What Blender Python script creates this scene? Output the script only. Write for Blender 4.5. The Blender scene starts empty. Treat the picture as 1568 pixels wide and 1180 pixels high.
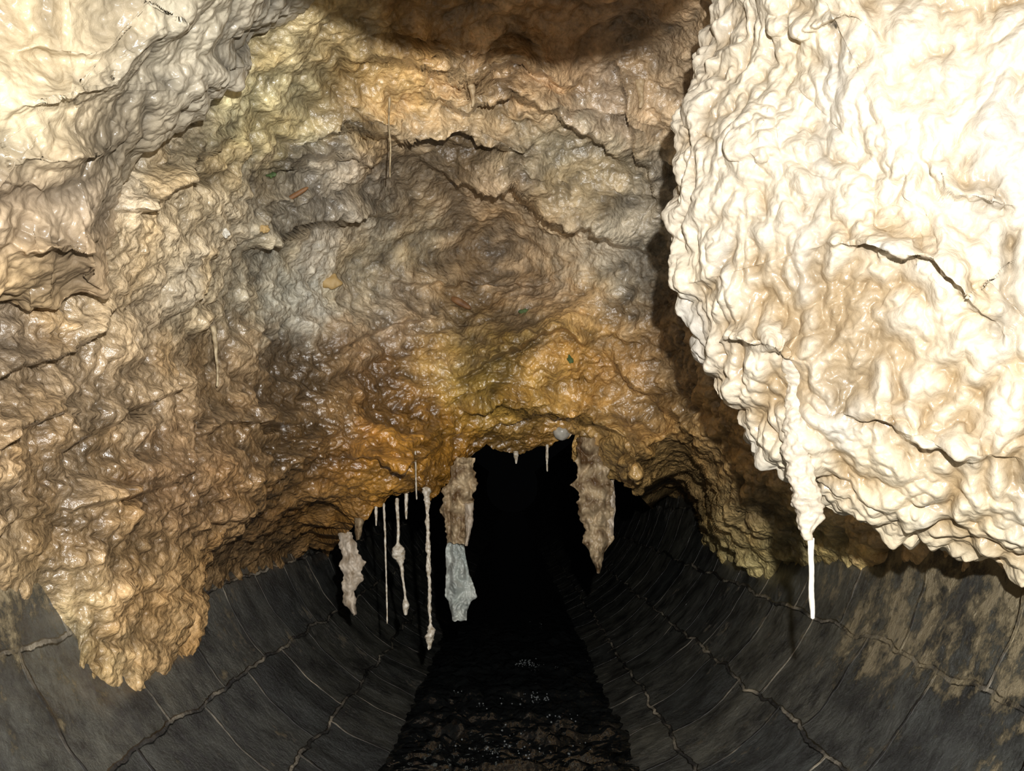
import bpy, math, numpy as np
from mathutils import Vector
from mathutils.bvhtree import BVHTree
rng=np.random.RandomState(7)
sc=bpy.context.scene
try: sc.view_settings.view_transform='Standard'
except Exception as e: print(e)

# ---------------------------------------------------------------- survey helpers
F=1506.0; PITCH=math.atan(160/F)
cp,sp=math.cos(PITCH),math.sin(PITCH)
def R(u,v):
    u=np.asarray(u,float); v=np.asarray(v,float)
    x=(u-784)/F; y=-(v-590)/F
    wy=cp-y*sp; wz=sp+y*cp
    return np.stack([x/wy,np.ones_like(x+wy),wz/wy],-1)
def P(u,v,d): return R(u,v)*np.asarray(d,float)[...,None]
CZ=0.08; CR=0.62; CB=0.76; WATER=-0.495
def pipe_d(u,v):
    r=R(u,v); rx,rz=r[...,0],r[...,2]
    def sol(b):
        A=(rx/CR)**2+(rz/b)**2; B=-2*rz*CZ/b**2; C=(CZ/b)**2-1
        return (-B+np.sqrt(B*B-4*A*C))/(2*A+1e-9)
    d1=sol(CR); d2=sol(CB)
    return np.where(rz*d2>CZ,d2,d1)

# ---------------------------------------------------------------- noise
perm=rng.permutation(256); perm=np.concatenate([perm,perm,perm])
G=rng.normal(size=(256,3)); G/=np.linalg.norm(G,axis=1)[:,None]
def pn(p):
    sh=p.shape[:-1]; p=p.reshape(-1,3)
    i=np.floor(p).astype(int); f=p-i; i&=255
    w=f*f*f*(f*(f*6-15)+10)
    out=0
    for dx in (0,1):
        wx=w[:,0] if dx else 1-w[:,0]
        for dy in (0,1):
            wy=w[:,1] if dy else 1-w[:,1]
            for dz in (0,1):
                wz=w[:,2] if dz else 1-w[:,2]
                h=perm[perm[perm[(i[:,0]+dx)&255]+((i[:,1]+dy)&255)]+((i[:,2]+dz)&255)]
                g=G[h]
                out=out+wx*wy*wz*(g[:,0]*(f[:,0]-dx)+g[:,1]*(f[:,1]-dy)+g[:,2]*(f[:,2]-dz))
    return (out*1.5).reshape(sh)
def warp(p,fr,a):
    return p+a*np.stack([pn(p*fr+7.1),pn(p*fr+31.7),pn(p*fr+77.3)],-1)
def billow(p): return np.sqrt(pn(p)**2+0.0009)

def rocky(p,amp=1.0,strata=0.5,fine=1.0,vert=False,mid=1.0):
    """mineral relief: rounded lumps with creases, plus wavy drapery"""
    q=warp(p,5,0.05)
    h=0.024*pn(q*4.5)
    h=h+0.036*billow(warp(p,10,0.014)*np.array([9,9,13]))
    q2=warp(p,11,0.010)
    an=np.array([25,21,16]) if vert else np.array([17,17,23])
    h=h+0.022*mid*billow(q2*an+5)
    an=np.array([50,44,34]) if vert else np.array([37,36,44])
    h=h+0.0125*mid*billow(warp(p,24,.004)*an+9)
    h=h+0.0045*fine*billow(p*82+3)+0.0012*fine*pn(p*170)
    w=warp(p,6,0.06)
    s=np.sin((w[...,2]*1.0+0.35*w[...,0])*110+5*pn(p*9))
    h=h+strata*0.003*(1-np.abs(s))*smooth(pn(p*6+50),-.1,.5)
    return h*amp

def smooth(x,a,b):
    t=np.clip((x-a)/(b-a),0,1); return t*t*(3-2*t)
def lin(c):
    c=np.asarray(c,float)/255
    return np.where(c<.04045,c/12.92,((c+.055)/1.055)**2.4)

def grid_normals(X):
    a=np.gradient(X,axis=0); b=np.gradient(X,axis=1)
    n=np.cross(a,b); n/=np.linalg.norm(n,axis=-1)[...,None]+1e-12
    return n
def toward_axis(X,n,ref):
    s=np.sign(np.sum(n*(ref-X),-1)); s[s==0]=1
    return n*s[...,None]
def mesh_grid(name,X,mat,wrap=False,mask=None,cols=None,uv=None):
    A,B=X.shape[:2]
    idx=np.arange(A*B).reshape(A,B)
    if wrap: idx=np.concatenate([idx,idx[:1]],0)
    f=np.stack([idx[:-1,:-1],idx[1:,:-1],idx[1:,1:],idx[:-1,1:]],-1).reshape(-1,4)
    me=bpy.data.meshes.new(name)
    me.vertices.add(A*B); me.vertices.foreach_set('co',X.reshape(-1).astype(np.float32))
    me.loops.add(f.size); me.loops.foreach_set('vertex_index',f.reshape(-1).astype(np.int32))
    me.polygons.add(len(f)); me.polygons.foreach_set('loop_start',(np.arange(len(f))*4).astype(np.int32))
    me.update(calc_edges=True)
    me.polygons.foreach_set('use_smooth',np.ones(len(me.polygons),bool))
    if cols is not None:
        me.color_attributes.new('stain','FLOAT_COLOR','POINT')
    if mask is not None:
        me.color_attributes.new('mask','FLOAT_COLOR','POINT')
    if uv is not None:
        me.uv_layers.new(name='UVMap')
    if cols is not None:
        c=np.ones((A*B,4),np.float32); c[:,:3]=cols.reshape(-1,3); me.color_attributes['stain'].data.foreach_set('color',c.reshape(-1))
    if mask is not None:
        c=np.ones((A*B,4),np.float32); c[:,:3]=np.clip(mask,0,1).reshape(-1,1); me.color_attributes['mask'].data.foreach_set('color',c.reshape(-1))
    if uv is not None:
        vi=np.zeros(len(me.loops),np.int32); me.loops.foreach_get('vertex_index',vi)
        me.uv_layers['UVMap'].data.foreach_set('uv',uv.reshape(-1,2)[vi].reshape(-1).astype(np.float32))
    me.materials.append(mat)
    ob=bpy.data.objects.new(name,me); sc.collection.objects.link(ob)
    return ob

# ---------------------------------------------------------------- materials
def newmat(name):
    m=bpy.data.materials.new(name); m.use_nodes=True
    nt=m.node_tree; b=nt.nodes['Principled BSDF']; return m,nt,b
def N(nt,t,**k):
    n=nt.nodes.new(t)
    for a,b in k.items(): setattr(n,a,b)
    return n
def mat_crust(name,bump=0.5,rough=(.35,.8),spec=.5,contrast=1.0,coat=.6,cr_=.14):
    m,nt,b=newmat(name); L=nt.links.new
    tc=N(nt,'ShaderNodeTexCoord')
    col=N(nt,'ShaderNodeAttribute',attribute_name='stain')
    wet=N(nt,'ShaderNodeAttribute',attribute_name='mask')
    n1=N(nt,'ShaderNodeTexNoise'); n1.inputs['Scale'].default_value=30; n1.inputs['Detail'].default_value=9; n1.inputs['Roughness'].default_value=.7
    L(tc.outputs['Object'],n1.inputs['Vector'])
    r1=N(nt,'ShaderNodeMapRange'); r1.inputs[1].default_value=.3; r1.inputs[2].default_value=.7
    r1.inputs[3].default_value=1-.6*contrast; r1.inputs[4].default_value=1+.5*contrast
    L(n1.outputs['Fac'],r1.inputs[0])
    mul=N(nt,'ShaderNodeVectorMath',operation='SCALE'); L(col.outputs['Color'],mul.inputs[0]); L(r1.outputs[0],mul.inputs['Scale'])
    L(mul.outputs[0],b.inputs['Base Color'])
    n3=N(nt,'ShaderNodeTexNoise'); n3.inputs['Scale'].default_value=75; n3.inputs['Detail'].default_value=5; n3.inputs['Roughness'].default_value=.6; L(tc.outputs['Object'],n3.inputs['Vector'])
    vo=N(nt,'ShaderNodeTexVoronoi'); vo.inputs['Scale'].default_value=110; L(tc.outputs['Object'],vo.inputs['Vector'])
    ad=N(nt,'ShaderNodeMath',operation='MULTIPLY_ADD'); L(vo.outputs['Distance'],ad.inputs[0]); ad.inputs[1].default_value=-.45; L(n3.outputs['Fac'],ad.inputs[2])
    bp=N(nt,'ShaderNodeBump'); bp.inputs['Strength'].default_value=bump; bp.inputs['Distance'].default_value=.010
    L(ad.outputs[0],bp.inputs['Height']); L(bp.outputs[0],b.inputs['Normal'])
    rr=N(nt,'ShaderNodeMapRange'); rr.inputs[3].default_value=rough[1]; rr.inputs[4].default_value=rough[0]
    L(wet.outputs['Color'],rr.inputs[0]); L(rr.outputs[0],b.inputs['Roughness'])
    b.inputs['Specular IOR Level'].default_value=spec
    cw=N(nt,'ShaderNodeMath',operation='MULTIPLY'); L(wet.outputs['Color'],cw.inputs[0]); cw.inputs[1].default_value=coat
    # a gentler bump for the water film: broad menisci that glint in the flash
    bp2=N(nt,'ShaderNodeBump'); bp2.inputs['Strength'].default_value=bump*.7; bp2.inputs['Distance'].default_value=.008; L(ad.outputs[0],bp2.inputs['Height'])
    L(cw.outputs[0],b.inputs['Coat Weight']); b.inputs['Coat Roughness'].default_value=cr_; b.inputs['Coat IOR'].default_value=1.9; L(bp2.outputs[0],b.inputs['Coat Normal'])
    return m
M_crust=mat_crust('wet_mineral_crust',.7,(.3,.65),coat=1.0,cr_=.2)
M_pale=mat_crust('pale_calcite',.3,(.4,.75),.35,.3,coat=.6,cr_=.2)

def mat_simple(name,c1,c2,scale=60,rough=.6,bump=.4,trans=0):
    m,nt,b=newmat(name); L=nt.links.new
    tc=N(nt,'ShaderNodeTexCoord'); n1=N(nt,'ShaderNodeTexNoise'); n1.inputs['Scale'].default_value=scale; n1.inputs['Detail'].default_value=6
    L(tc.outputs['Object'],n1.inputs['Vector'])
    cr=N(nt,'ShaderNodeValToRGB'); cr.color_ramp.elements[0].position=.35; cr.color_ramp.elements[1].position=.65
    cr.color_ramp.elements[0].color=(*lin(c1),1); cr.color_ramp.elements[1].color=(*lin(c2),1)
    L(n1.outputs['Fac'],cr.inputs[0]); L(cr.outputs[0],b.inputs['Base Color'])
    bp=N(nt,'ShaderNodeBump'); bp.inputs['Strength'].default_value=bump; bp.inputs['Distance'].default_value=.004
    L(n1.outputs['Fac'],bp.inputs['Height']); L(bp.outputs[0],b.inputs['Normal'])
    b.inputs['Roughness'].default_value=rough
    if trans: b.inputs['Transmission Weight'].default_value=trans
    return m

# ---------------------------------------------------------------- crust ceiling
ctrl=[ # u,v,depth
(545,805,2.2),(560,785,2.15),(600,768,2.1),(650,765,2.05),(690,745,2.12),(735,695,2.25),(800,695,2.3),(850,675,2.3),(880,668,2.3),(940,740,2.3),
(990,755,2.3),(800,600,2.12),(800,540,2.05),(880,560,2.08),(700,600,2.1),(620,700,1.98),(560,680,1.97),(600,620,2.05),(700,680,2.18),(740,640,2.16),
(760,480,2.12),(760,430,2.2),(780,380,2.18),(780,330,2.08),(820,290,1.93),(650,220,1.82),(780,200,1.78),(860,260,1.85),(780,100,1.62),(780,0,1.5),(780,-200,1.2),(780,-300,1.05),
(450,420,1.85),(520,400,1.98),(600,380,2.05),(500,500,1.95),(450,330,1.72),(560,300,1.85),(400,200,1.5),(450,100,1.45),(300,250,1.38),(250,350,1.32),(300,450,1.5),(200,500,1.33),(100,600,1.2),
(300,600,1.55),(400,650,1.75),(500,600,1.93),(480,740,1.93),(300,750,1.5),(400,780,1.75),(200,850,1.3),(200,700,1.33),(0,600,1.08),(0,750,1.07),(0,300,1.06),(0,0,1.03),(200,0,1.17),(350,0,1.3),
(960,300,1.87),(1000,450,1.92),(940,440,2.0),(950,550,2.07),(1000,650,2.12),(1060,700,2.1),(1100,780,2.15),(1000,100,1.58),(1000,0,1.45),(1200,0,1.22),(1200,300,1.45),(1200,500,1.58),(1200,700,1.72),
(1300,700,1.55),(1568,400,1.08),(1568,0,.98),(1568,700,1.14),
]
def pc(u,v,k): ctrl.append((u,v,float(pipe_d(u,v))*k))
for u,v in [(-300,900),(-300,500),(-300,0),(-300,-300),(100,-300),(450,-300),(1200,-300),(1600,-300),(1900,-300),(1900,200),(1900,700)]: pc(u,v,.9)
# where the crust feathers out onto the brickwork
bnd=[(-200,955),(0,942),(55,925),(95,1060),(160,1065),(240,1035),(285,1010),(335,950),(380,890),(440,862),(500,850),
     (1000,762),(1060,800),(1100,850),(1140,870),(1210,880),(1300,870),(1450,870),(1568,880),(1800,900)]
for u,v in bnd: pc(u,v,1.0)
for u,v in [(-300,1200),(-100,1080),(0,1030),(45,1030),(40,1120),(120,1160),(260,1120),(330,1040),(400,960),(460,930),(490,930),(1020,850),(1060,900),(1130,950),(1250,960),(1400,980),(1568,1030),(1900,1300)]: pc(u,v,1.12)
ctrl=np.array(ctrl)
def tps_fit(c,val,reg=2e-4):
    n=len(c); r=np.linalg.norm(c[:,None]-c[None],axis=-1)
    K=r*r*np.log(r+1e-9)+reg*np.eye(n); Q=np.c_[np.ones(n),c]
    A=np.block([[K,Q],[Q.T,np.zeros((3,3))]]); return np.linalg.solve(A,np.r_[val,0,0,0])
CC=ctrl[:,:2]/1000; WW=tps_fit(CC,np.log(ctrl[:,2]))
def depth0(u,v):
    sh=u.shape; q=np.stack([u.ravel(),v.ravel()],-1)/1000; out=np.empty(len(q))
    for s in range(0,len(q),40000):
        qq=q[s:s+40000]; r=np.linalg.norm(qq[:,None]-CC[None],axis=-1)
        out[s:s+40000]=(r*r*np.log(r+1e-9))@WW[:-3]+WW[-3]+qq@WW[-2:]
    return np.exp(out).reshape(sh)

def ledge(u,v,pts,h,amp,soft=3.0):
    """rock above the polyline bulges out and ends in an overhanging edge"""
    pts=np.array(pts,float); seg=np.diff(pts,axis=0); ln=np.linalg.norm(seg,axis=1); tot=ln.sum(); acc=np.r_[0,np.cumsum(ln)]
    best=np.full(u.shape,1e9); sg=np.zeros(u.shape); tt=np.zeros(u.shape)
    for k in range(len(seg)):
        du=u-pts[k,0]; dv=v-pts[k,1]
        t=np.clip((du*seg[k,0]+dv*seg[k,1])/ln[k]**2,0,1)
        ex=du-t*seg[k,0]; ey=dv-t*seg[k,1]; d=np.hypot(ex,ey)
        cr=seg[k,0]*dv-seg[k,1]*du
        m=d<best; best=np.where(m,d,best); sg=np.where(m,np.sign(cr),sg); tt=np.where(m,(acc[k]+t*ln[k])/tot,tt)
    s=best*sg
    tap=np.clip(np.minimum(tt,1-tt)*4,0,1)
    prof=np.exp(-(np.minimum(s,0)/h)**2)*smooth(-s,-soft,soft)
    endd=np.exp(-(np.where((tt<=0)|(tt>=1),best,0)/25)**2)
    return amp*tap*prof*endd
ledges=[
([(480,215),(560,205),(640,216),(700,206),(750,232),(800,240),(830,215)],45,.10),
([(640,262),(690,280),(740,300),(790,290),(830,332),(900,350),(950,385),(990,400)],55,.15),
([(520,95),(590,100),(660,110),(720,120),(790,105),(840,120),(900,135)],38,.08),
([(610,150),(660,145),(720,172),(770,150),(830,160),(870,190),(930,220),(960,290)],34,.09),
([(380,390),(430,375),(480,350),(560,350),(620,330)],45,.11),
([(700,640),(760,625),(820,640),(880,640),(950,670)],40,.10),
([(690,585),(730,555),(790,520),(860,505),(910,535)],35,.09),
([(520,715),(570,708),(620,722),(660,700),(700,650)],38,.09),
([(920,520),(960,580),(1020,640),(1060,700),(1100,740)],35,.06),
([(900,640),(960,680),(1000,720),(1050,760)],28,.05),
([(0,590),(60,560),(130,540),(170,500),(200,440)],40,.05),
([(100,700),(180,640),(260,600),(300,590)],45,.035),
([(180,330),(240,320),(300,270),(350,230),(400,200)],40,.06),
([(500,560),(560,520),(620,500),(680,480)],40,.05),
([(300,680),(360,640),(420,650),(480,640)],35,.05),
([(0,690),(70,650),(150,620)],40,.04),
([(940,100),(960,180),(975,260),(1000,330)],30,.06),
([(430,280),(480,255),(540,235),(600,260)],30,.06),
([(560,430),(620,440),(700,425),(800,440),(880,430)],30,.03),
([(120,780),(200,770),(280,740),(330,700)],40,.035),
([(430,740),(480,700),(530,650)],35,.05),
]
rim=np.array([(490,930),(498,870),(505,845),(520,825),(545,803),(560,782),(600,768),(640,766),(665,775),(690,748),(715,722),(735,698),(745,685),(770,697),(800,700),(830,692),(850,675),(880,665),(884,700),(900,735),(935,732),(955,748),(985,765),(1010,790),(1030,830),(1060,900)],float)
out=np.array([(-300,1400),(-300,-300),(1900,-300),(1900,1400)],float)
NT,NR=1400,720
def resample(pts,ts):
    l=np.r_[0,np.cumsum(np.linalg.norm(np.diff(pts,axis=0),axis=1))]; l/=l[-1]
    return np.stack([np.interp(ts,l,pts[:,0]),np.interp(ts,l,pts[:,1])],-1)
ts=np.linspace(0,1,NT)
rimp=resample(rim,ts); outp=resample(out,ts)
tt=np.linspace(0,1,NR)**1.3
U=rimp[:,None,0]*(1-tt)+outp[:,None,0]*tt
V=rimp[:,None,1]*(1-tt)+outp[:,None,1]*tt
p2=np.stack([U/130,V/130,np.zeros_like(U)],-1)
Uw=U+14*pn(p2)+5*pn(p2*4+3); Vw=V+14*pn(p2+40)+7*pn(p2*4+13)+5*pn(p2*9+70)
D=depth0(U,V)
led=0
for pts,h,a in ledges: led=led+ledge(Uw,Vw,pts,h,a)
X=P(U,V,D-led)
n=toward_axis(X,grid_normals(P(U,V,D)),np.array([0,0.0,0.0]))
calm=np.exp(-(((Uw-740)/230)**2+((Vw-400)/75)**2))
amp=1.0-.5*calm
fe=smooth(pipe_d(U,V)*1.0-D,-.12,.10)*.75+.25
rel=rocky(X,1.0,.6,.9)-0.027
X=X+n*(rel*amp*fe)[...,None]
# stains -----------------------------------------------------
E=1.75
st=[(780,110,182,150,110),(500,80,202,177,134),(560,110,200,158,100),(640,50,185,148,98),(900,60,178,144,106),(950,120,182,160,130),(850,250,180,156,130),(700,180,184,154,120),(650,260,156,138,112),(450,300,164,154,134),(600,400,152,142,121),
(440,430,166,159,143),(350,390,168,156,134),(520,350,154,143,124),(760,400,144,127,104),(760,330,144,124,99),(930,420,158,150,133),(970,370,162,150,131),(780,470,134,108,78),(690,450,145,122,90),(840,450,130,106,76),(620,480,134,117,95),(880,490,145,117,74),
(620,560,112,84,50),(740,580,165,122,48),(720,545,165,127,64),(830,560,164,121,58),(870,580,155,116,58),(600,690,138,98,30),(650,640,116,80,28),(560,740,118,85,34),(500,760,112,82,44),(680,720,132,93,30),(800,640,114,87,42),(800,670,90,68,36),(920,560,145,109,56),
(1000,640,128,101,62),(960,690,142,117,72),(900,650,126,101,60),(1100,780,112,92,62),(1000,500,138,118,92),(1030,560,124,106,78),(1060,700,128,104,66),(1100,850,126,108,74),
(500,620,98,80,55),(450,560,112,95,72),(400,600,116,97,72),(300,560,142,123,96),(330,440,170,154,127),(250,330,182,165,136),(150,600,164,143,114),(100,720,186,160,125),(50,600,188,164,131),(300,740,128,103,75),(350,650,116,96,71),(450,700,98,77,48),
(200,850,168,140,102),(100,850,204,173,131),(120,1000,205,176,134),(60,760,188,161,124),(400,820,110,88,60),(220,980,170,141,100),(300,900,146,118,80),(400,180,192,175,136),(450,130,192,174,136),(300,250,180,164,132),(200,450,174,155,125),(230,220,176,165,144),(0,900,194,166,126)]
st=np.array(st,float)
sc_c=lin(st[:,2:])*(depth0(st[:,0],st[:,1])**2)[:,None]/E
sc_c*=(1+.55*smooth(-st[:,0],-650,-150))[:,None]  # colour raised towards the left, making up for flash light lost at grazing angles
sc_c=np.minimum(sc_c*1.07,.8)
def stain(u,v,src,colr,sig):
    o=np.zeros(u.shape+(3,)); w=np.zeros(u.shape)
    for (a,b),c in zip(src,colr):
        r2=(u-a)**2+(v-b)**2; k=np.exp(-r2/(2*sig*sig))+2e-5/(1+r2/1e5)
        w+=k; o+=k[...,None]*c
    return o/w[...,None]
Us=Uw+34*pn(p2*1.7+9)+26*pn(p2*6+4)+12*pn(p2*15); Vs=Vw+34*pn(p2*1.7+29)+26*pn(p2*6+14)+12*pn(p2*15+5)
C=stain(Us,Vs,st[:,:2],sc_c,50)
C=C*np.array([1.0,.98,.94])
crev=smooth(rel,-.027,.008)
C=C*(0.32+.73*crev)[...,None]  # crevices darkened in the colour: some dirt, plus painted crease shade
veil=smooth(pn(X*5+11),.1,.5)*.2*smooth(V,620,450)
C=C*(1-veil[...,None])+veil[...,None]*C.mean(-1,keepdims=True)*np.array([1.05,1.0,.93])
och=smooth(pn(X*9+61),.1,.45)*.4
C=C*(1-och[...,None]*(1-np.array([1.02,.87,.62])))
dk=smooth(pn(X*7+91)+.5*pn(X*20),.15,.6)*.3
C=C*(1-dk)[...,None]
wet=.45+.6*np.exp(-(((Uw-690)/240)**2+((Vw-660)/110)**2))+.35*np.exp(-(((Uw-330)/250)**2+((Vw-700)/150)**2))-.25*calm
wet=np.clip(wet+.5*pn(X*14),0,1)
back=np.linspace(1,.02,26)
r0=X[:,0]; o=np.stack([rimp[:,0]-800,0*rimp[:,0],-(rimp[:,1]-860)],-1); o/=np.linalg.norm(o,axis=1)[:,None]
XB=r0[:,None]*(1+.22*back[None,:,None])+o[:,None]*(.4*back)[None,:,None]
XB=XB+(np.stack([pn(XB*9),pn(XB*9+5),pn(XB*9+9)],-1)*.02*np.minimum(1,back*4)[None,:,None])
Xf=np.concatenate([XB,X],1)
Cf=np.concatenate([np.repeat(C[:,:1],26,1)*.6,C],1); Wf=np.concatenate([np.repeat(wet[:,:1],26,1),wet],1)
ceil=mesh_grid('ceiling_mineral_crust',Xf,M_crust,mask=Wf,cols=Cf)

# ---------------------------------------------------------------- masses bulging from the walls
def mass(name,center,dc,sil,NA,NS,r,pw,mat,colf,amp=1.0,strata=1.0,creases=(),backk=.35,sh=.15,fine=1,vert=False,mid=1,soft=9):
    sil=np.array(sil,float); sil=np.vstack([sil,sil[:1]])
    l=np.r_[0,np.cumsum(np.linalg.norm(np.diff(sil[:,:2],axis=0),axis=1))]; l/=l[-1]
    t=np.linspace(0,1,NA,endpoint=False)
    su,sv,sd=[np.interp(t,l,sil[:,k]) for k in range(3)]
    s=np.sin(np.linspace(0,1,NS)*math.pi/2)**.8; s[0]=1e-4
    u=center[0]+(su-center[0])[:,None]*s; v=center[1]+(sv-center[1])[:,None]*s
    d=dc*(1-s)+sd[:,None]*s+r*(1-np.sqrt(np.maximum(0,1-s**pw)))
    q=np.stack([u/130,v/130,0*u],-1)
    uw=u+12*pn(q)+5*pn(q*4); vw=v+12*pn(q+9)+6*pn(q*4+4)+4*pn(q*9+4)
    for pts,h,a in creases: d=d-ledge(uw,vw,pts,h,a,soft)*smooth(1-s,.02,.2)
    X=P(u,v,d)
    S=X[:,-1]; Cn=P(np.array(center[0]),np.array(center[1]),np.array(sd.mean()))
    dirc=Cn-S; dirc/=np.linalg.norm(dirc,axis=1)[:,None]
    b=np.linspace(.02,1,36)**1.3
    XB=S[:,None]*(1+backk*b[None,:,None])+dirc[:,None]*(sh*b)[None,:,None]
    X=np.concatenate([X,XB],1)
    u=np.concatenate([u,np.repeat(su[:,None],36,1)],1); v=np.concatenate([v,np.repeat(sv[:,None],36,1)],1)
    n0=grid_normals(X); sg=np.sign(np.sum(np.sum(n0[:,:NS//2]*(-X[:,:NS//2]),-1))); n=n0*sg
    vd=-X/np.linalg.norm(X,axis=-1)[...,None]; wgt=np.ones(u.shape[1]); wgt[:NS]=.55*(s**6)+.35
    n=n*wgt[None,:,None]+vd*(1-wgt)[None,:,None]; n/=np.linalg.norm(n,axis=-1)[...,None]
    n[:,0]=n[:,3].mean(0); n[:,0]/=np.linalg.norm(n[0,0]); n[:,1]=n[:,0]
    rel=rocky(X,1.0,strata,fine,vert,mid)-.027
    X=X+n*(rel*amp)[...,None]
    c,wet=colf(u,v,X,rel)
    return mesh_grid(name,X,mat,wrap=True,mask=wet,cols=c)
def bcol(u,v,X,rel):
    base=np.ones(u.shape+(3,))*np.array([.63,.56,.44])
    g=smooth(pn(X*np.array([16,10,5])+3),.1,.45)*.5
    base=base*(1-g[...,None])+g[...,None]*np.array([.44,.44,.42])
    o=smooth(v,600,850)*.5+.15*smooth(pn(X*7+20),.1,.5)
    base=base*(1-o[...,None]*(1-np.array([1,.92,.70])))
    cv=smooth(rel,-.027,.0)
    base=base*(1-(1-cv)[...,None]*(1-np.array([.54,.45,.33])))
    return base,.5+.5*pn(X*12)
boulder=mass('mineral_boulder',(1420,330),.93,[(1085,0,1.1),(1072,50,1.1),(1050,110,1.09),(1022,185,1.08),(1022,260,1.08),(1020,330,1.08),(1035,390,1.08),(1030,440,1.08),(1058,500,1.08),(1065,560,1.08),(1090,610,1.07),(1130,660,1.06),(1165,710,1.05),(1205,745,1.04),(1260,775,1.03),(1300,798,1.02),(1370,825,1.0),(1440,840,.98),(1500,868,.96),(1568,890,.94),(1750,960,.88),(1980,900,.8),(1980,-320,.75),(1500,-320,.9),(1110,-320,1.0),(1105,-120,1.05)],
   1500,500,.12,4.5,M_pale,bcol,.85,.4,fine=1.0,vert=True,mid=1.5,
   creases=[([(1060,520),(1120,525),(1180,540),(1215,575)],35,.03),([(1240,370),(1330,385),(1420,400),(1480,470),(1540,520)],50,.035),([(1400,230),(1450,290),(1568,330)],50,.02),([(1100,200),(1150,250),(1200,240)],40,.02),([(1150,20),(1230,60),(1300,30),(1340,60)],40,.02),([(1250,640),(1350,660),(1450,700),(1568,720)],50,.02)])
def lcol(u,v,X,rel):
    pts=np.array([(50,60),(150,40),(60,150),(250,130),(330,100),(350,30),(100,230),(200,210),(120,320),(40,330),(60,430),(140,420),(300,10)],float)
    cc=lin(np.array([(210,192,158),(218,201,168),(235,219,184),(188,178,156),(217,207,184),(200,190,168),(200,181,148),(182,168,142),(208,188,160),(192,170,140),(226,195,148),(204,177,140),(210,200,174)],float))
    c=stain(u+30*pn(X*8),v+30*pn(X*8+9),pts,cc,40)*.80
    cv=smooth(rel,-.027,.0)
    return c*(.38+.62*cv)[...,None],.4+.5*pn(X*12)  # shade between the lumps is darkened into the colour
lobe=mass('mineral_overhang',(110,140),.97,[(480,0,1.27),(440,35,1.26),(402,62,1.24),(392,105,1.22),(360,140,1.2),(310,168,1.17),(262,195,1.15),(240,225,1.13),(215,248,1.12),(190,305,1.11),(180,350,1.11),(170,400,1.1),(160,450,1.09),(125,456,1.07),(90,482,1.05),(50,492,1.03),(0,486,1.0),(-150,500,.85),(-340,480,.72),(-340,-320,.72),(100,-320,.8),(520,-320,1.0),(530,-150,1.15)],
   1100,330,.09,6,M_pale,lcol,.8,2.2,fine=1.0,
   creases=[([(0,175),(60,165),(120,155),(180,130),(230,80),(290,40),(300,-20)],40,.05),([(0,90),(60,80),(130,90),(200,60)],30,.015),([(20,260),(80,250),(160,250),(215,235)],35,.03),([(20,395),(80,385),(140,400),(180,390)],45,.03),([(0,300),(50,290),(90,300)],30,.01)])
# nose of crust hanging from the roof just above the lens
na,nb=160,120
A_=np.linspace(0,2*math.pi,na,endpoint=False)[:,None]; B_=np.linspace(.005,1,nb)[None,:]
prof=(1-(1-B_)**4)**.5
ox,oy,oz=.045,.46,.300
ca=np.sign(np.cos(A_))*np.abs(np.cos(A_))**.7
XX=np.stack([ox+ca*(np.where(ca<0,.175,.08)*prof+.02*B_),oy+np.sin(A_)*(.05*prof+.02*B_),oz+.5*B_**3+np.where(ca<0,.022*ca**2,0)*prof],-1)
nn=grid_normals(XX); XX=XX+nn*np.sign(np.sum(nn[:,nb//2,0]*np.cos(A_[:,0])))*(rocky(XX,.25,1)-.006)[...,None]
mesh_grid('ceiling_crust_nose',XX,M_pale,wrap=True,mask=XX[...,0]*0+.3,cols=np.ones(XX.shape)*np.array([.4,.33,.24]))

# ---------------------------------------------------------------- brick channel
m,nt,b=newmat('engineering_brick'); L=nt.links.new
uvn=N(nt,'ShaderNodeUVMap',uv_map='UVMap'); tc=N(nt,'ShaderNodeTexCoord')
wn=N(nt,'ShaderNodeTexNoise'); wn.inputs['Scale'].default_value=8; wn.inputs['Detail'].default_value=7; L(tc.outputs['Object'],wn.inputs['Vector'])
wm=N(nt,'ShaderNodeVectorMath',operation='MULTIPLY_ADD'); L(wn.outputs['Color'],wm.inputs[0]); wm.inputs[1].default_value=(.05,.05,0); L(uvn.outputs[0],wm.inputs[2])
br=N(nt,'ShaderNodeTexBrick'); L(wm.outputs[0],br.inputs['Vector'])
br.inputs['Scale'].default_value=1; br.inputs['Brick Width'].default_value=.26; br.inputs['Row Height'].default_value=.17; br.inputs['Mortar Size'].default_value=.0045; br.inputs['Mortar Smooth'].default_value=.5
br.inputs['Color1'].default_value=(.030,.033,.030,1); br.inputs['Color2'].default_value=(.075,.073,.056,1)
mr=N(nt,'ShaderNodeTexNoise'); mr.inputs['Scale'].default_value=9; mr.inputs['Detail'].default_value=6; L(tc.outputs['Object'],mr.inputs['Vector'])
mc=N(nt,'ShaderNodeValToRGB'); mc.color_ramp.elements[0].position=.46; mc.color_ramp.elements[1].position=.64
mc.color_ramp.elements[0].color=(.012,.011,.01,1); mc.color_ramp.elements[1].color=(.40,.35,.26,1); L(mr.outputs['Fac'],mc.inputs[0]); L(mc.outputs[0],br.inputs['Mortar'])
n1=N(nt,'ShaderNodeTexNoise'); n1.inputs['Scale'].default_value=13; n1.inputs['Detail'].default_value=10; n1.inputs['Roughness'].default_value=.75; L(tc.outputs['Object'],n1.inputs['Vector'])
r1=N(nt,'ShaderNodeMapRange'); r1.inputs[1].default_value=.4; r1.inputs[2].default_value=.62; r1.inputs[3].default_value=.35; r1.inputs[4].default_value=2.6; L(n1.outputs['Fac'],r1.inputs[0])
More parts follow.
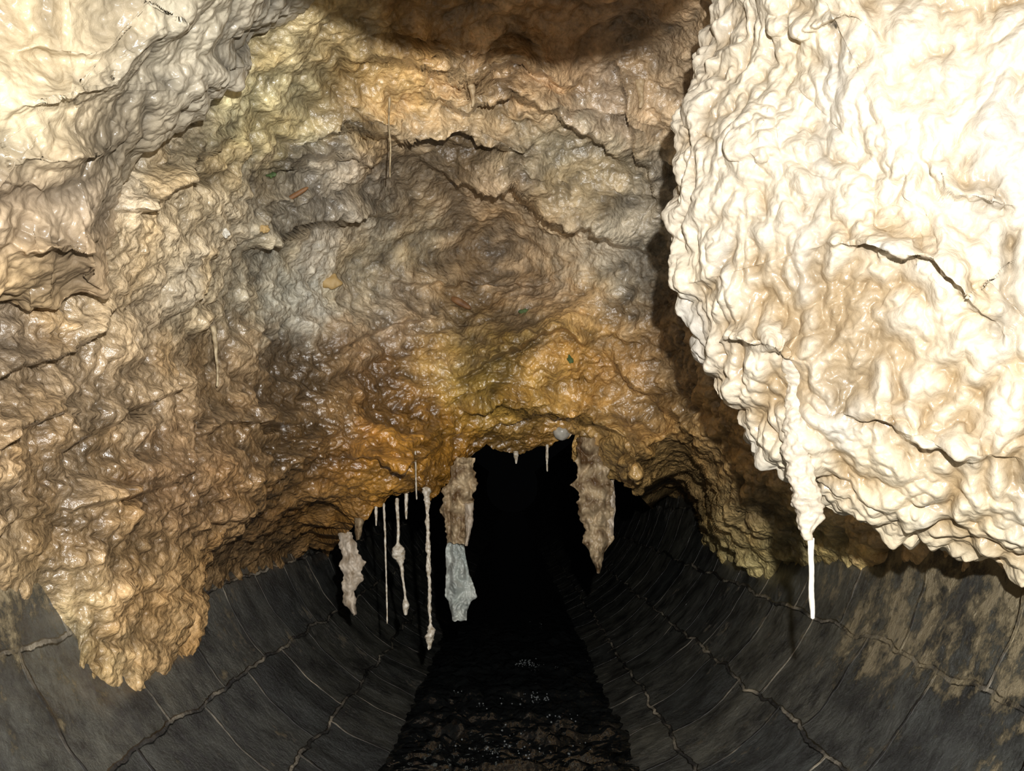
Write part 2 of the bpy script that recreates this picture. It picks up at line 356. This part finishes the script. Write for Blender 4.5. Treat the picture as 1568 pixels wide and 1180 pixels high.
ml=N(nt,'ShaderNodeVectorMath',operation='SCALE'); L(br.outputs['Color'],ml.inputs[0]); L(r1.outputs[0],ml.inputs['Scale'])
mx=N(nt,'ShaderNodeMix',data_type='RGBA'); at=N(nt,'ShaderNodeAttribute',attribute_name='mask')
n2=N(nt,'ShaderNodeTexNoise'); n2.inputs['Scale'].default_value=22; n2.inputs['Detail'].default_value=9; n2.inputs['Roughness'].default_value=.75; L(tc.outputs['Object'],n2.inputs['Vector'])
k2=N(nt,'ShaderNodeMath',operation='MULTIPLY'); L(n2.outputs['Fac'],k2.inputs[0]); k2.inputs[1].default_value=2.4
a2=N(nt,'ShaderNodeMath',operation='ADD'); L(at.outputs['Color'],a2.inputs[0]); L(k2.outputs[0],a2.inputs[1])
r2=N(nt,'ShaderNodeMapRange'); r2.inputs[1].default_value=1.5; r2.inputs[2].default_value=1.75; L(a2.outputs[0],r2.inputs[0])
L(r2.outputs[0],mx.inputs[0]); L(ml.outputs[0],mx.inputs[6]); mx.inputs[7].default_value=(.42,.34,.20,1)
L(mx.outputs[2],b.inputs['Base Color'])
h1=N(nt,'ShaderNodeMath',operation='MULTIPLY_ADD'); L(br.outputs['Fac'],h1.inputs[0]); h1.inputs[1].default_value=-1.0
n3=N(nt,'ShaderNodeTexNoise'); n3.inputs['Scale'].default_value=50; n3.inputs['Detail'].default_value=9; n3.inputs['Roughness'].default_value=.7; L(tc.outputs['Object'],n3.inputs['Vector'])
L(n3.outputs['Fac'],h1.inputs[2])
h2=N(nt,'ShaderNodeMath',operation='MULTIPLY_ADD'); L(r2.outputs[0],h2.inputs[0]); h2.inputs[1].default_value=.5; L(h1.outputs[0],h2.inputs[2])
bp=N(nt,'ShaderNodeBump'); bp.inputs['Strength'].default_value=1; bp.inputs['Distance'].default_value=.018; L(h2.outputs[0],bp.inputs['Height']); L(bp.outputs[0],b.inputs['Normal'])
b.inputs['Roughness'].default_value=.35
b.inputs['Coat Weight'].default_value=.7; b.inputs['Coat Roughness'].default_value=.16; L(bp.outputs[0],b.inputs['Coat Normal'])
M_brick=m
ny,na=900,420
ys=-.3+24.3*np.linspace(0,1,ny)**2.2
ang=np.radians(np.linspace(-118,118,na))
YY,AA=np.meshgrid(ys,ang,indexing='ij')
ax=CR*np.sin(AA); az=-np.cos(AA); az=CZ+np.where(az<0,CR,CB)*az
XX=np.stack([ax,YY,az],-1)
nr=np.stack([-np.sin(AA),0*AA,np.cos(AA)],-1)
XX=XX+nr*(.006*pn(XX*7)+.0025*pn(XX*20))[...,None]
res=.50*smooth(az,-.40,-.16)*smooth(-YY,-2.5,-1.3)*(ax>0)+.24*smooth(az,-.36,-.12)*smooth(-YY,-1.9,-1.0)*(ax<0)+.12*smooth(az,-.2,-.02)
res=res+.35*pn(XX*5+8)+.2*pn(XX*14+8)
mesh_grid('wall_brick_channel',XX,M_brick,mask=res,uv=np.stack([YY,AA*CR],-1))

# ---------------------------------------------------------------- water
m,nt,b=newmat('foul_water'); L=nt.links.new
b.inputs['Base Color'].default_value=(.008,.009,.009,1); b.inputs['Roughness'].default_value=.07; b.inputs['IOR'].default_value=2.2
tc=N(nt,'ShaderNodeTexCoord'); n1=N(nt,'ShaderNodeTexNoise'); n1.inputs['Scale'].default_value=35; n1.inputs['Detail'].default_value=2; L(tc.outputs['Object'],n1.inputs['Vector'])
bp=N(nt,'ShaderNodeBump'); bp.inputs['Strength'].default_value=.7; bp.inputs['Distance'].default_value=.016; L(n1.outputs['Fac'],bp.inputs['Height']); L(bp.outputs[0],b.inputs['Normal'])
ys=.6+22*np.linspace(0,1,1200)**2.6; xs=np.linspace(-.265,.265,170)
YY,XX_=np.meshgrid(ys,xs,indexing='ij'); W=np.stack([XX_,YY,np.zeros_like(YY)],-1)
fade=smooth(-np.abs(W[...,0]),-.25,-.17)*smooth(-YY,-5,-2.2)
Wq=warp(W,9,.02)
zz=WATER+fade*(.012*pn(Wq*np.array([11,13,1]))+.028*pn(Wq*np.array([17,28,1])+4)*(.4+smooth(pn(W*np.array([5,4,1])+70),-.2,.4))+.015*np.abs(pn(Wq*np.array([34,52,1])+4)))
W[...,2]=zz
mesh_grid('floor_water',W,m)
M_foam,nt,b=newmat('foam_bubbles'); b.inputs['Base Color'].default_value=(.12,.13,.13,1); b.inputs['Roughness'].default_value=.12; b.inputs['Coat Weight'].default_value=1; b.inputs['Coat Roughness'].default_value=.1
import bmesh
bm=bmesh.new()
for u,v,k,sp_ in [(805,1020,50,9),(862,1026,6,4),(825,1072,40,10),(765,1082,14,12),(862,1106,30,9),(790,1160,34,22),(870,1150,12,14),(830,955,3,6),(700,1060,6,12),(780,1130,10,14),(735,1150,10,18)]:
    for _ in range(k):
        uu=u+rng.normal()*sp_*1.3; vv=v+rng.normal()*sp_*.4
        r=R(uu,vv); d=WATER/r[2]; c=r*d
        if abs(c[0])>.2 : continue
        rad=rng.uniform(.0006,.0026)
        mt=bmesh.ops.create_icosphere(bm,subdivisions=2,radius=rad)
        bmesh.ops.translate(bm,verts=mt['verts'],vec=Vector((c[0],c[1],WATER+.009)))
me=bpy.data.meshes.new('water_foam'); bm.to_mesh(me); bm.free(); me.materials.append(M_foam)
me.polygons.foreach_set('use_smooth',np.ones(len(me.polygons),bool))
sc.collection.objects.link(bpy.data.objects.new('water_foam',me))

# ---------------------------------------------------------------- hanging things
def bvh(o):
    me=o.data; n=len(me.vertices); c=np.empty(n*3); me.vertices.foreach_get('co',c)
    f=np.empty(len(me.polygons)*4,int); me.polygons.foreach_get('vertices',f)
    return BVHTree.FromPolygons(c.reshape(-1,3).tolist(),f.reshape(-1,4).tolist())
T_c=bvh(ceil); T_b=bvh(boulder)
def hit(T,u,v,default):
    r=R(u,v); l,nn_,i,d=T.ray_cast(Vector((0,0,0)),Vector(r).normalized())
    return (l.y if l is not None else default)
def tube(name,pts,mat,seg=14,nz=.12,sub=14,cols=None):
    pts=np.array(pts,float); l=np.r_[0,np.cumsum(np.hypot(np.diff(pts[:,0]),np.diff(pts[:,1]))+1e-6)]; l/=l[-1]
    k=max(len(pts)*sub,24); t=np.linspace(0,1,k)
    u,v,d,r=[np.interp(t,l,pts[:,j]) for j in range(4)]
    ker=np.ones(7)/7
    sm=lambda a:np.convolve(np.pad(a,3,mode='edge'),ker,'valid')
    u=sm(u); d=sm(d); r=sm(r)
    c=P(u,v,d); rad=r*d/F
    rad[0]*=.4; rad[-1]*=.15
    a=np.linspace(0,2*math.pi,seg,endpoint=False)[:,None]
    X=c[None]+np.stack([np.cos(a)*rad,np.sin(a)*rad,0*a*rad],-1)
    X=X+(X-c[None])*(pn(X*60+u[0])*3*nz+pn(X*180)*2*nz)[...,None]
    X[...,0]+=.5*rad.mean()*pn(np.stack([0*v,v/40,0*v+u[0]],-1))[None]
    if cols is not None: return mesh_grid(name,X,mat,wrap=True,mask=X[...,0]*0+.6,cols=np.ones(X.shape)*np.array(cols))
    return mesh_grid(name,X,mat,wrap=True)
def rag(name,rows,mat,depth,fold=.012,rough=.25,thick=.004,nc=40,nr=140,seed=0,lump=.012):
    rows=np.array(rows,float); vv=np.linspace(rows[0,1],rows[-1,1],nr)
    uc=np.interp(vv,rows[:,1],rows[:,0]); w=np.interp(vv,rows[:,1],rows[:,2])
    s=np.linspace(-1,1,nc)
    e=lambda k: 1+rough*1.6*pn(np.stack([0*vv+seed+k,vv/22,0*vv],-1))+rough*.6*pn(np.stack([0*vv+seed+k,vv/6,0*vv+3],-1))
    wl=w*e(.3); wr=w*e(9.7)
    U=uc[:,None]+np.where(s<0,wl[:,None]*s,wr[:,None]*s); V=vv[:,None]+0*s+4*pn(np.stack([U/9,0*U,0*U+seed],-1))
    q=np.stack([U/40,V/60,0*U+seed],-1)
    D=depth+fold*(np.abs(s)**2)+fold*1.2*pn(q)-lump*billow(np.stack([U/16,V/24,0*U+seed],-1))-lump*.3*billow(np.stack([U/6,V/8,0*U+seed],-1))
    X=P(U,V,D)
    o=mesh_grid(name,X,mat)
    md=o.modifiers.new('thickness','SOLIDIFY'); md.thickness=thick
    return o
M_drip=mat_simple('calcite_drip',(165,150,125),(230,222,205),120,.3,.5)
M_white=mat_simple('white_calcite',(205,200,185),(245,242,230),80,.4,.2)
M_ragb=mat_simple('stained_rag',(95,70,42),(200,178,142),35,.4,.9)
M_ragp=mat_simple('pale_rag',(160,142,118),(222,208,188),50,.45,.8)
M_plas=mat_simple('wet_tissue',(150,158,152),(214,216,206),14,.3,.3)
M_root=mat_simple('root_fibre',(140,120,88),(205,188,152),90,.6,.3)
M_tan=mat_simple('tan_calcite',(165,140,105),(200,178,140),90,.5,.4)
rag('hanging_rag',[(528,815,12),(532,835,16),(540,860,17),(540,885,16),(533,905,9),(536,922,10),(543,940,3)],M_ragp,2.12,seed=1,rough=.35)
rag('hanging_rag',[(712,700,16),(710,720,20),(706,745,24),(700,775,22),(699,805,19),(698,832,14)],M_ragb,2.10,seed=4,fold=.02,lump=.03)
rag('hanging_tissue_strip',[(697,824,12),(698,850,15),(701,880,19),(704,905,23),(706,914,25),(704,922,17),(703,935,13),(703,950,11)],M_plas,2.125,seed=6,fold=.02,rough=.07,thick=.001,lump=.03)
rag('hanging_rag',[(900,670,18),(903,700,20),(908,735,28),(912,770,26),(913,800,22),(916,830,19),(914,850,11),(916,878,2)],M_ragb,2.22,seed=8,fold=.02,lump=.03)
rag('hanging_rag',[(935,735,6),(937,760,6),(935,800,5),(936,825,3)],M_ragp,2.24,seed=12,fold=.005)
rag('hanging_rag',[(551,785,8),(551,800,7),(548,826,3)],M_ragb,2.13,seed=15)
rag('hanging_rag',[(718,770,7),(719,800,6),(714,835,2)],M_ragp,2.08,seed=19)
tube('calcite_straw',[(588,770,2.06,2),(590,830,2.06,1.4),(592,900,2.06,1.2),(593,955,2.06,1.0)],M_drip)
tube('calcite_straw',[(608,762,2.05,3),(610,800,2.05,2.2),(609,832,2.05,2.0),(609,838,2.05,9),(611,852,2.05,10),(615,865,2.05,3),(618,895,2.05,1.8),(620,915,2.05,1.8),(621,926,2.05,6),(622,942,2.05,2)],M_drip)
tube('calcite_straw',[(653,745,2.02,6),(655,775,2.02,3.2),(656,850,2.02,2.8),(658,920,2.02,2.5),(659,958,2.02,3),(660,970,2.02,9),(658,980,2.02,6),(656,995,2.02,2)],M_drip,nz=.25)
tube('calcite_straw',[(622,755,2.06,3),(622,775,2.06,2.6),(622,795,2.06,1.5)],M_drip)
tube('calcite_straw',[(636,690,1.96,1.4),(637,730,1.98,1.3),(638,765,2.0,1.1)],M_drip)
tube('calcite_straw',[(575,775,2.08,2.5),(576,790,2.08,2),(576,805,2.08,1)],M_drip)
tube('calcite_straw',[(838,680,2.25,2.5),(838,700,2.25,2),(838,722,2.25,1)],M_drip)
tube('calcite_straw',[(790,690,2.25,4),(790,700,2.25,3),(790,710,2.25,1)],M_drip)
for pts in [[(597,148,2),(595,185,1.4),(598,225,1.3),(597,272,1.0)],[(326,498,4.5),(330,530,3.2),(333,560,1.8),(332,592,1.4)]]:
    dd=min(hit(T_c,p[0],p[1],1.8) for p in pts)-.012
    tube('hanging_root',[(p[0],p[1],dd,p[2]) for p in pts],M_root)
for u,v,h_,r in [(980,122,44,5.5),(723,130,34,4)]:
    dd=hit(T_c,u,v,1.7)-.004
    tube('small_stalactite',[(u,v,dd,r*1.5),(u+1,v+h_*.4,dd,r),(u+2,v+h_*.8,dd,r*.8),(u,v+h_,dd,r*.4)],M_tan)
pd=[(1212,545,12),(1218,590,16),(1222,640,20),(1222,690,20),(1226,725,18),(1232,760,22),(1240,790,19),(1240,812,11),(1241,828,6)]
dd=[hit(T_b,p[0],p[1],1.02) for p in pd]; dm=min(dd[2:5])
dl=[dd[0]+.012,dd[1]+.006,dd[2]+.004]+[dm+.006]*6
dl=[min(a,dm+.05) for a in dl]
tube('boulder_stalactite',[(p[0],p[1],d_,p[2]) for p,d_ in zip(pd,dl)],M_pale,seg=40,nz=.12,sub=20,cols=(.58,.51,.40))
tube('dripping_calcite_straw',[(1241,822,dl[-1],5.5),(1242,850,dl[-1],4.5),(1243,880,dl[-1],4),(1243,915,dl[-1],4.5),(1244,948,dl[-1],3)],M_white,nz=.05)
def lump(name,u,v,rpx,mat,sq=(1,1,1),rot=0,nz=.15,off=.6):
    d=hit(T_c,u,v,2.1); r=rpx*d/F; c=P(np.array(u),np.array(v),np.array(d-off*r))
    a=np.linspace(0,2*math.pi,32,endpoint=False)[:,None]; bb=np.linspace(.02,math.pi-.02,20)[None]
    X=np.stack([np.cos(a)*np.sin(bb)*sq[0],np.sin(a)*np.sin(bb)*sq[1],np.cos(bb)*sq[2]+0*a],-1)*r
    X=X*(1+nz*2*pn(X/r*1.5+u)[...,None])
    cr,sr=math.cos(rot),math.sin(rot); x=X[...,0]*cr-X[...,2]*sr; z=X[...,0]*sr+X[...,2]*cr; X[...,0]=x; X[...,2]=z
    return mesh_grid(name,X+c,mat,wrap=True)
M_ball=mat_simple('grey_calcite',(160,155,142),(210,204,190),60,.3,.2)
lump('calcite_ball',860,661,13,M_ball,nz=.03,off=1.0)
M_leaf=mat_simple('dead_leaf',(110,75,42),(145,105,65),60,.6,.4); M_green=mat_simple('moss_green',(50,70,30),(85,105,55),80,.7,.4); M_yel=mat_simple('ochre_nodule',(180,150,95),(200,172,122),50,.6,.5)
lump('leaf_scrap',704,462,18,M_leaf,(1,.2,.32),-.5,.2)
lump('leaf_scrap',455,297,22,M_leaf,(1,.15,.18),.55,.15)
lump('moss_fleck',803,477,8,M_green,(1,.3,.5),.2,.3)
lump('moss_fleck',873,550,6,M_green,(.7,.3,1),.4,.3)
lump('moss_fleck',416,268,7,M_green,(1,.3,.6),.1,.3)
lump('ochre_nodule',508,432,13,M_yel,(1,.5,.8),.1,.3)
lump('calcite_nodule',346,357,7,M_white,(.8,.5,1),.1,.3)
lump('calcite_nodule',404,350,8,M_yel,(1,.5,.8),.1,.3)

# ---------------------------------------------------------------- light: on-camera flash
ld=bpy.data.lights.new('camera_flash','POINT'); ld.energy=108; ld.shadow_soft_size=.007; ld.color=(1,.98,.96)
lo=bpy.data.objects.new('camera_flash',ld); lo.location=(.05,-.01,.11); sc.collection.objects.link(lo)
w=bpy.data.worlds.new('World'); sc.world=w; w.use_nodes=True
w.node_tree.nodes['Background'].inputs[0].default_value=(.9,.95,1,1); w.node_tree.nodes['Background'].inputs[1].default_value=.001
# ---------------------------------------------------------------- camera
cd=bpy.data.cameras.new('camera'); cd.sensor_width=36; cd.lens=36*F/1568; cd.clip_start=.02
co=bpy.data.objects.new('camera',cd); co.rotation_euler=(math.pi/2+PITCH,0,0); sc.collection.objects.link(co); sc.camera=co
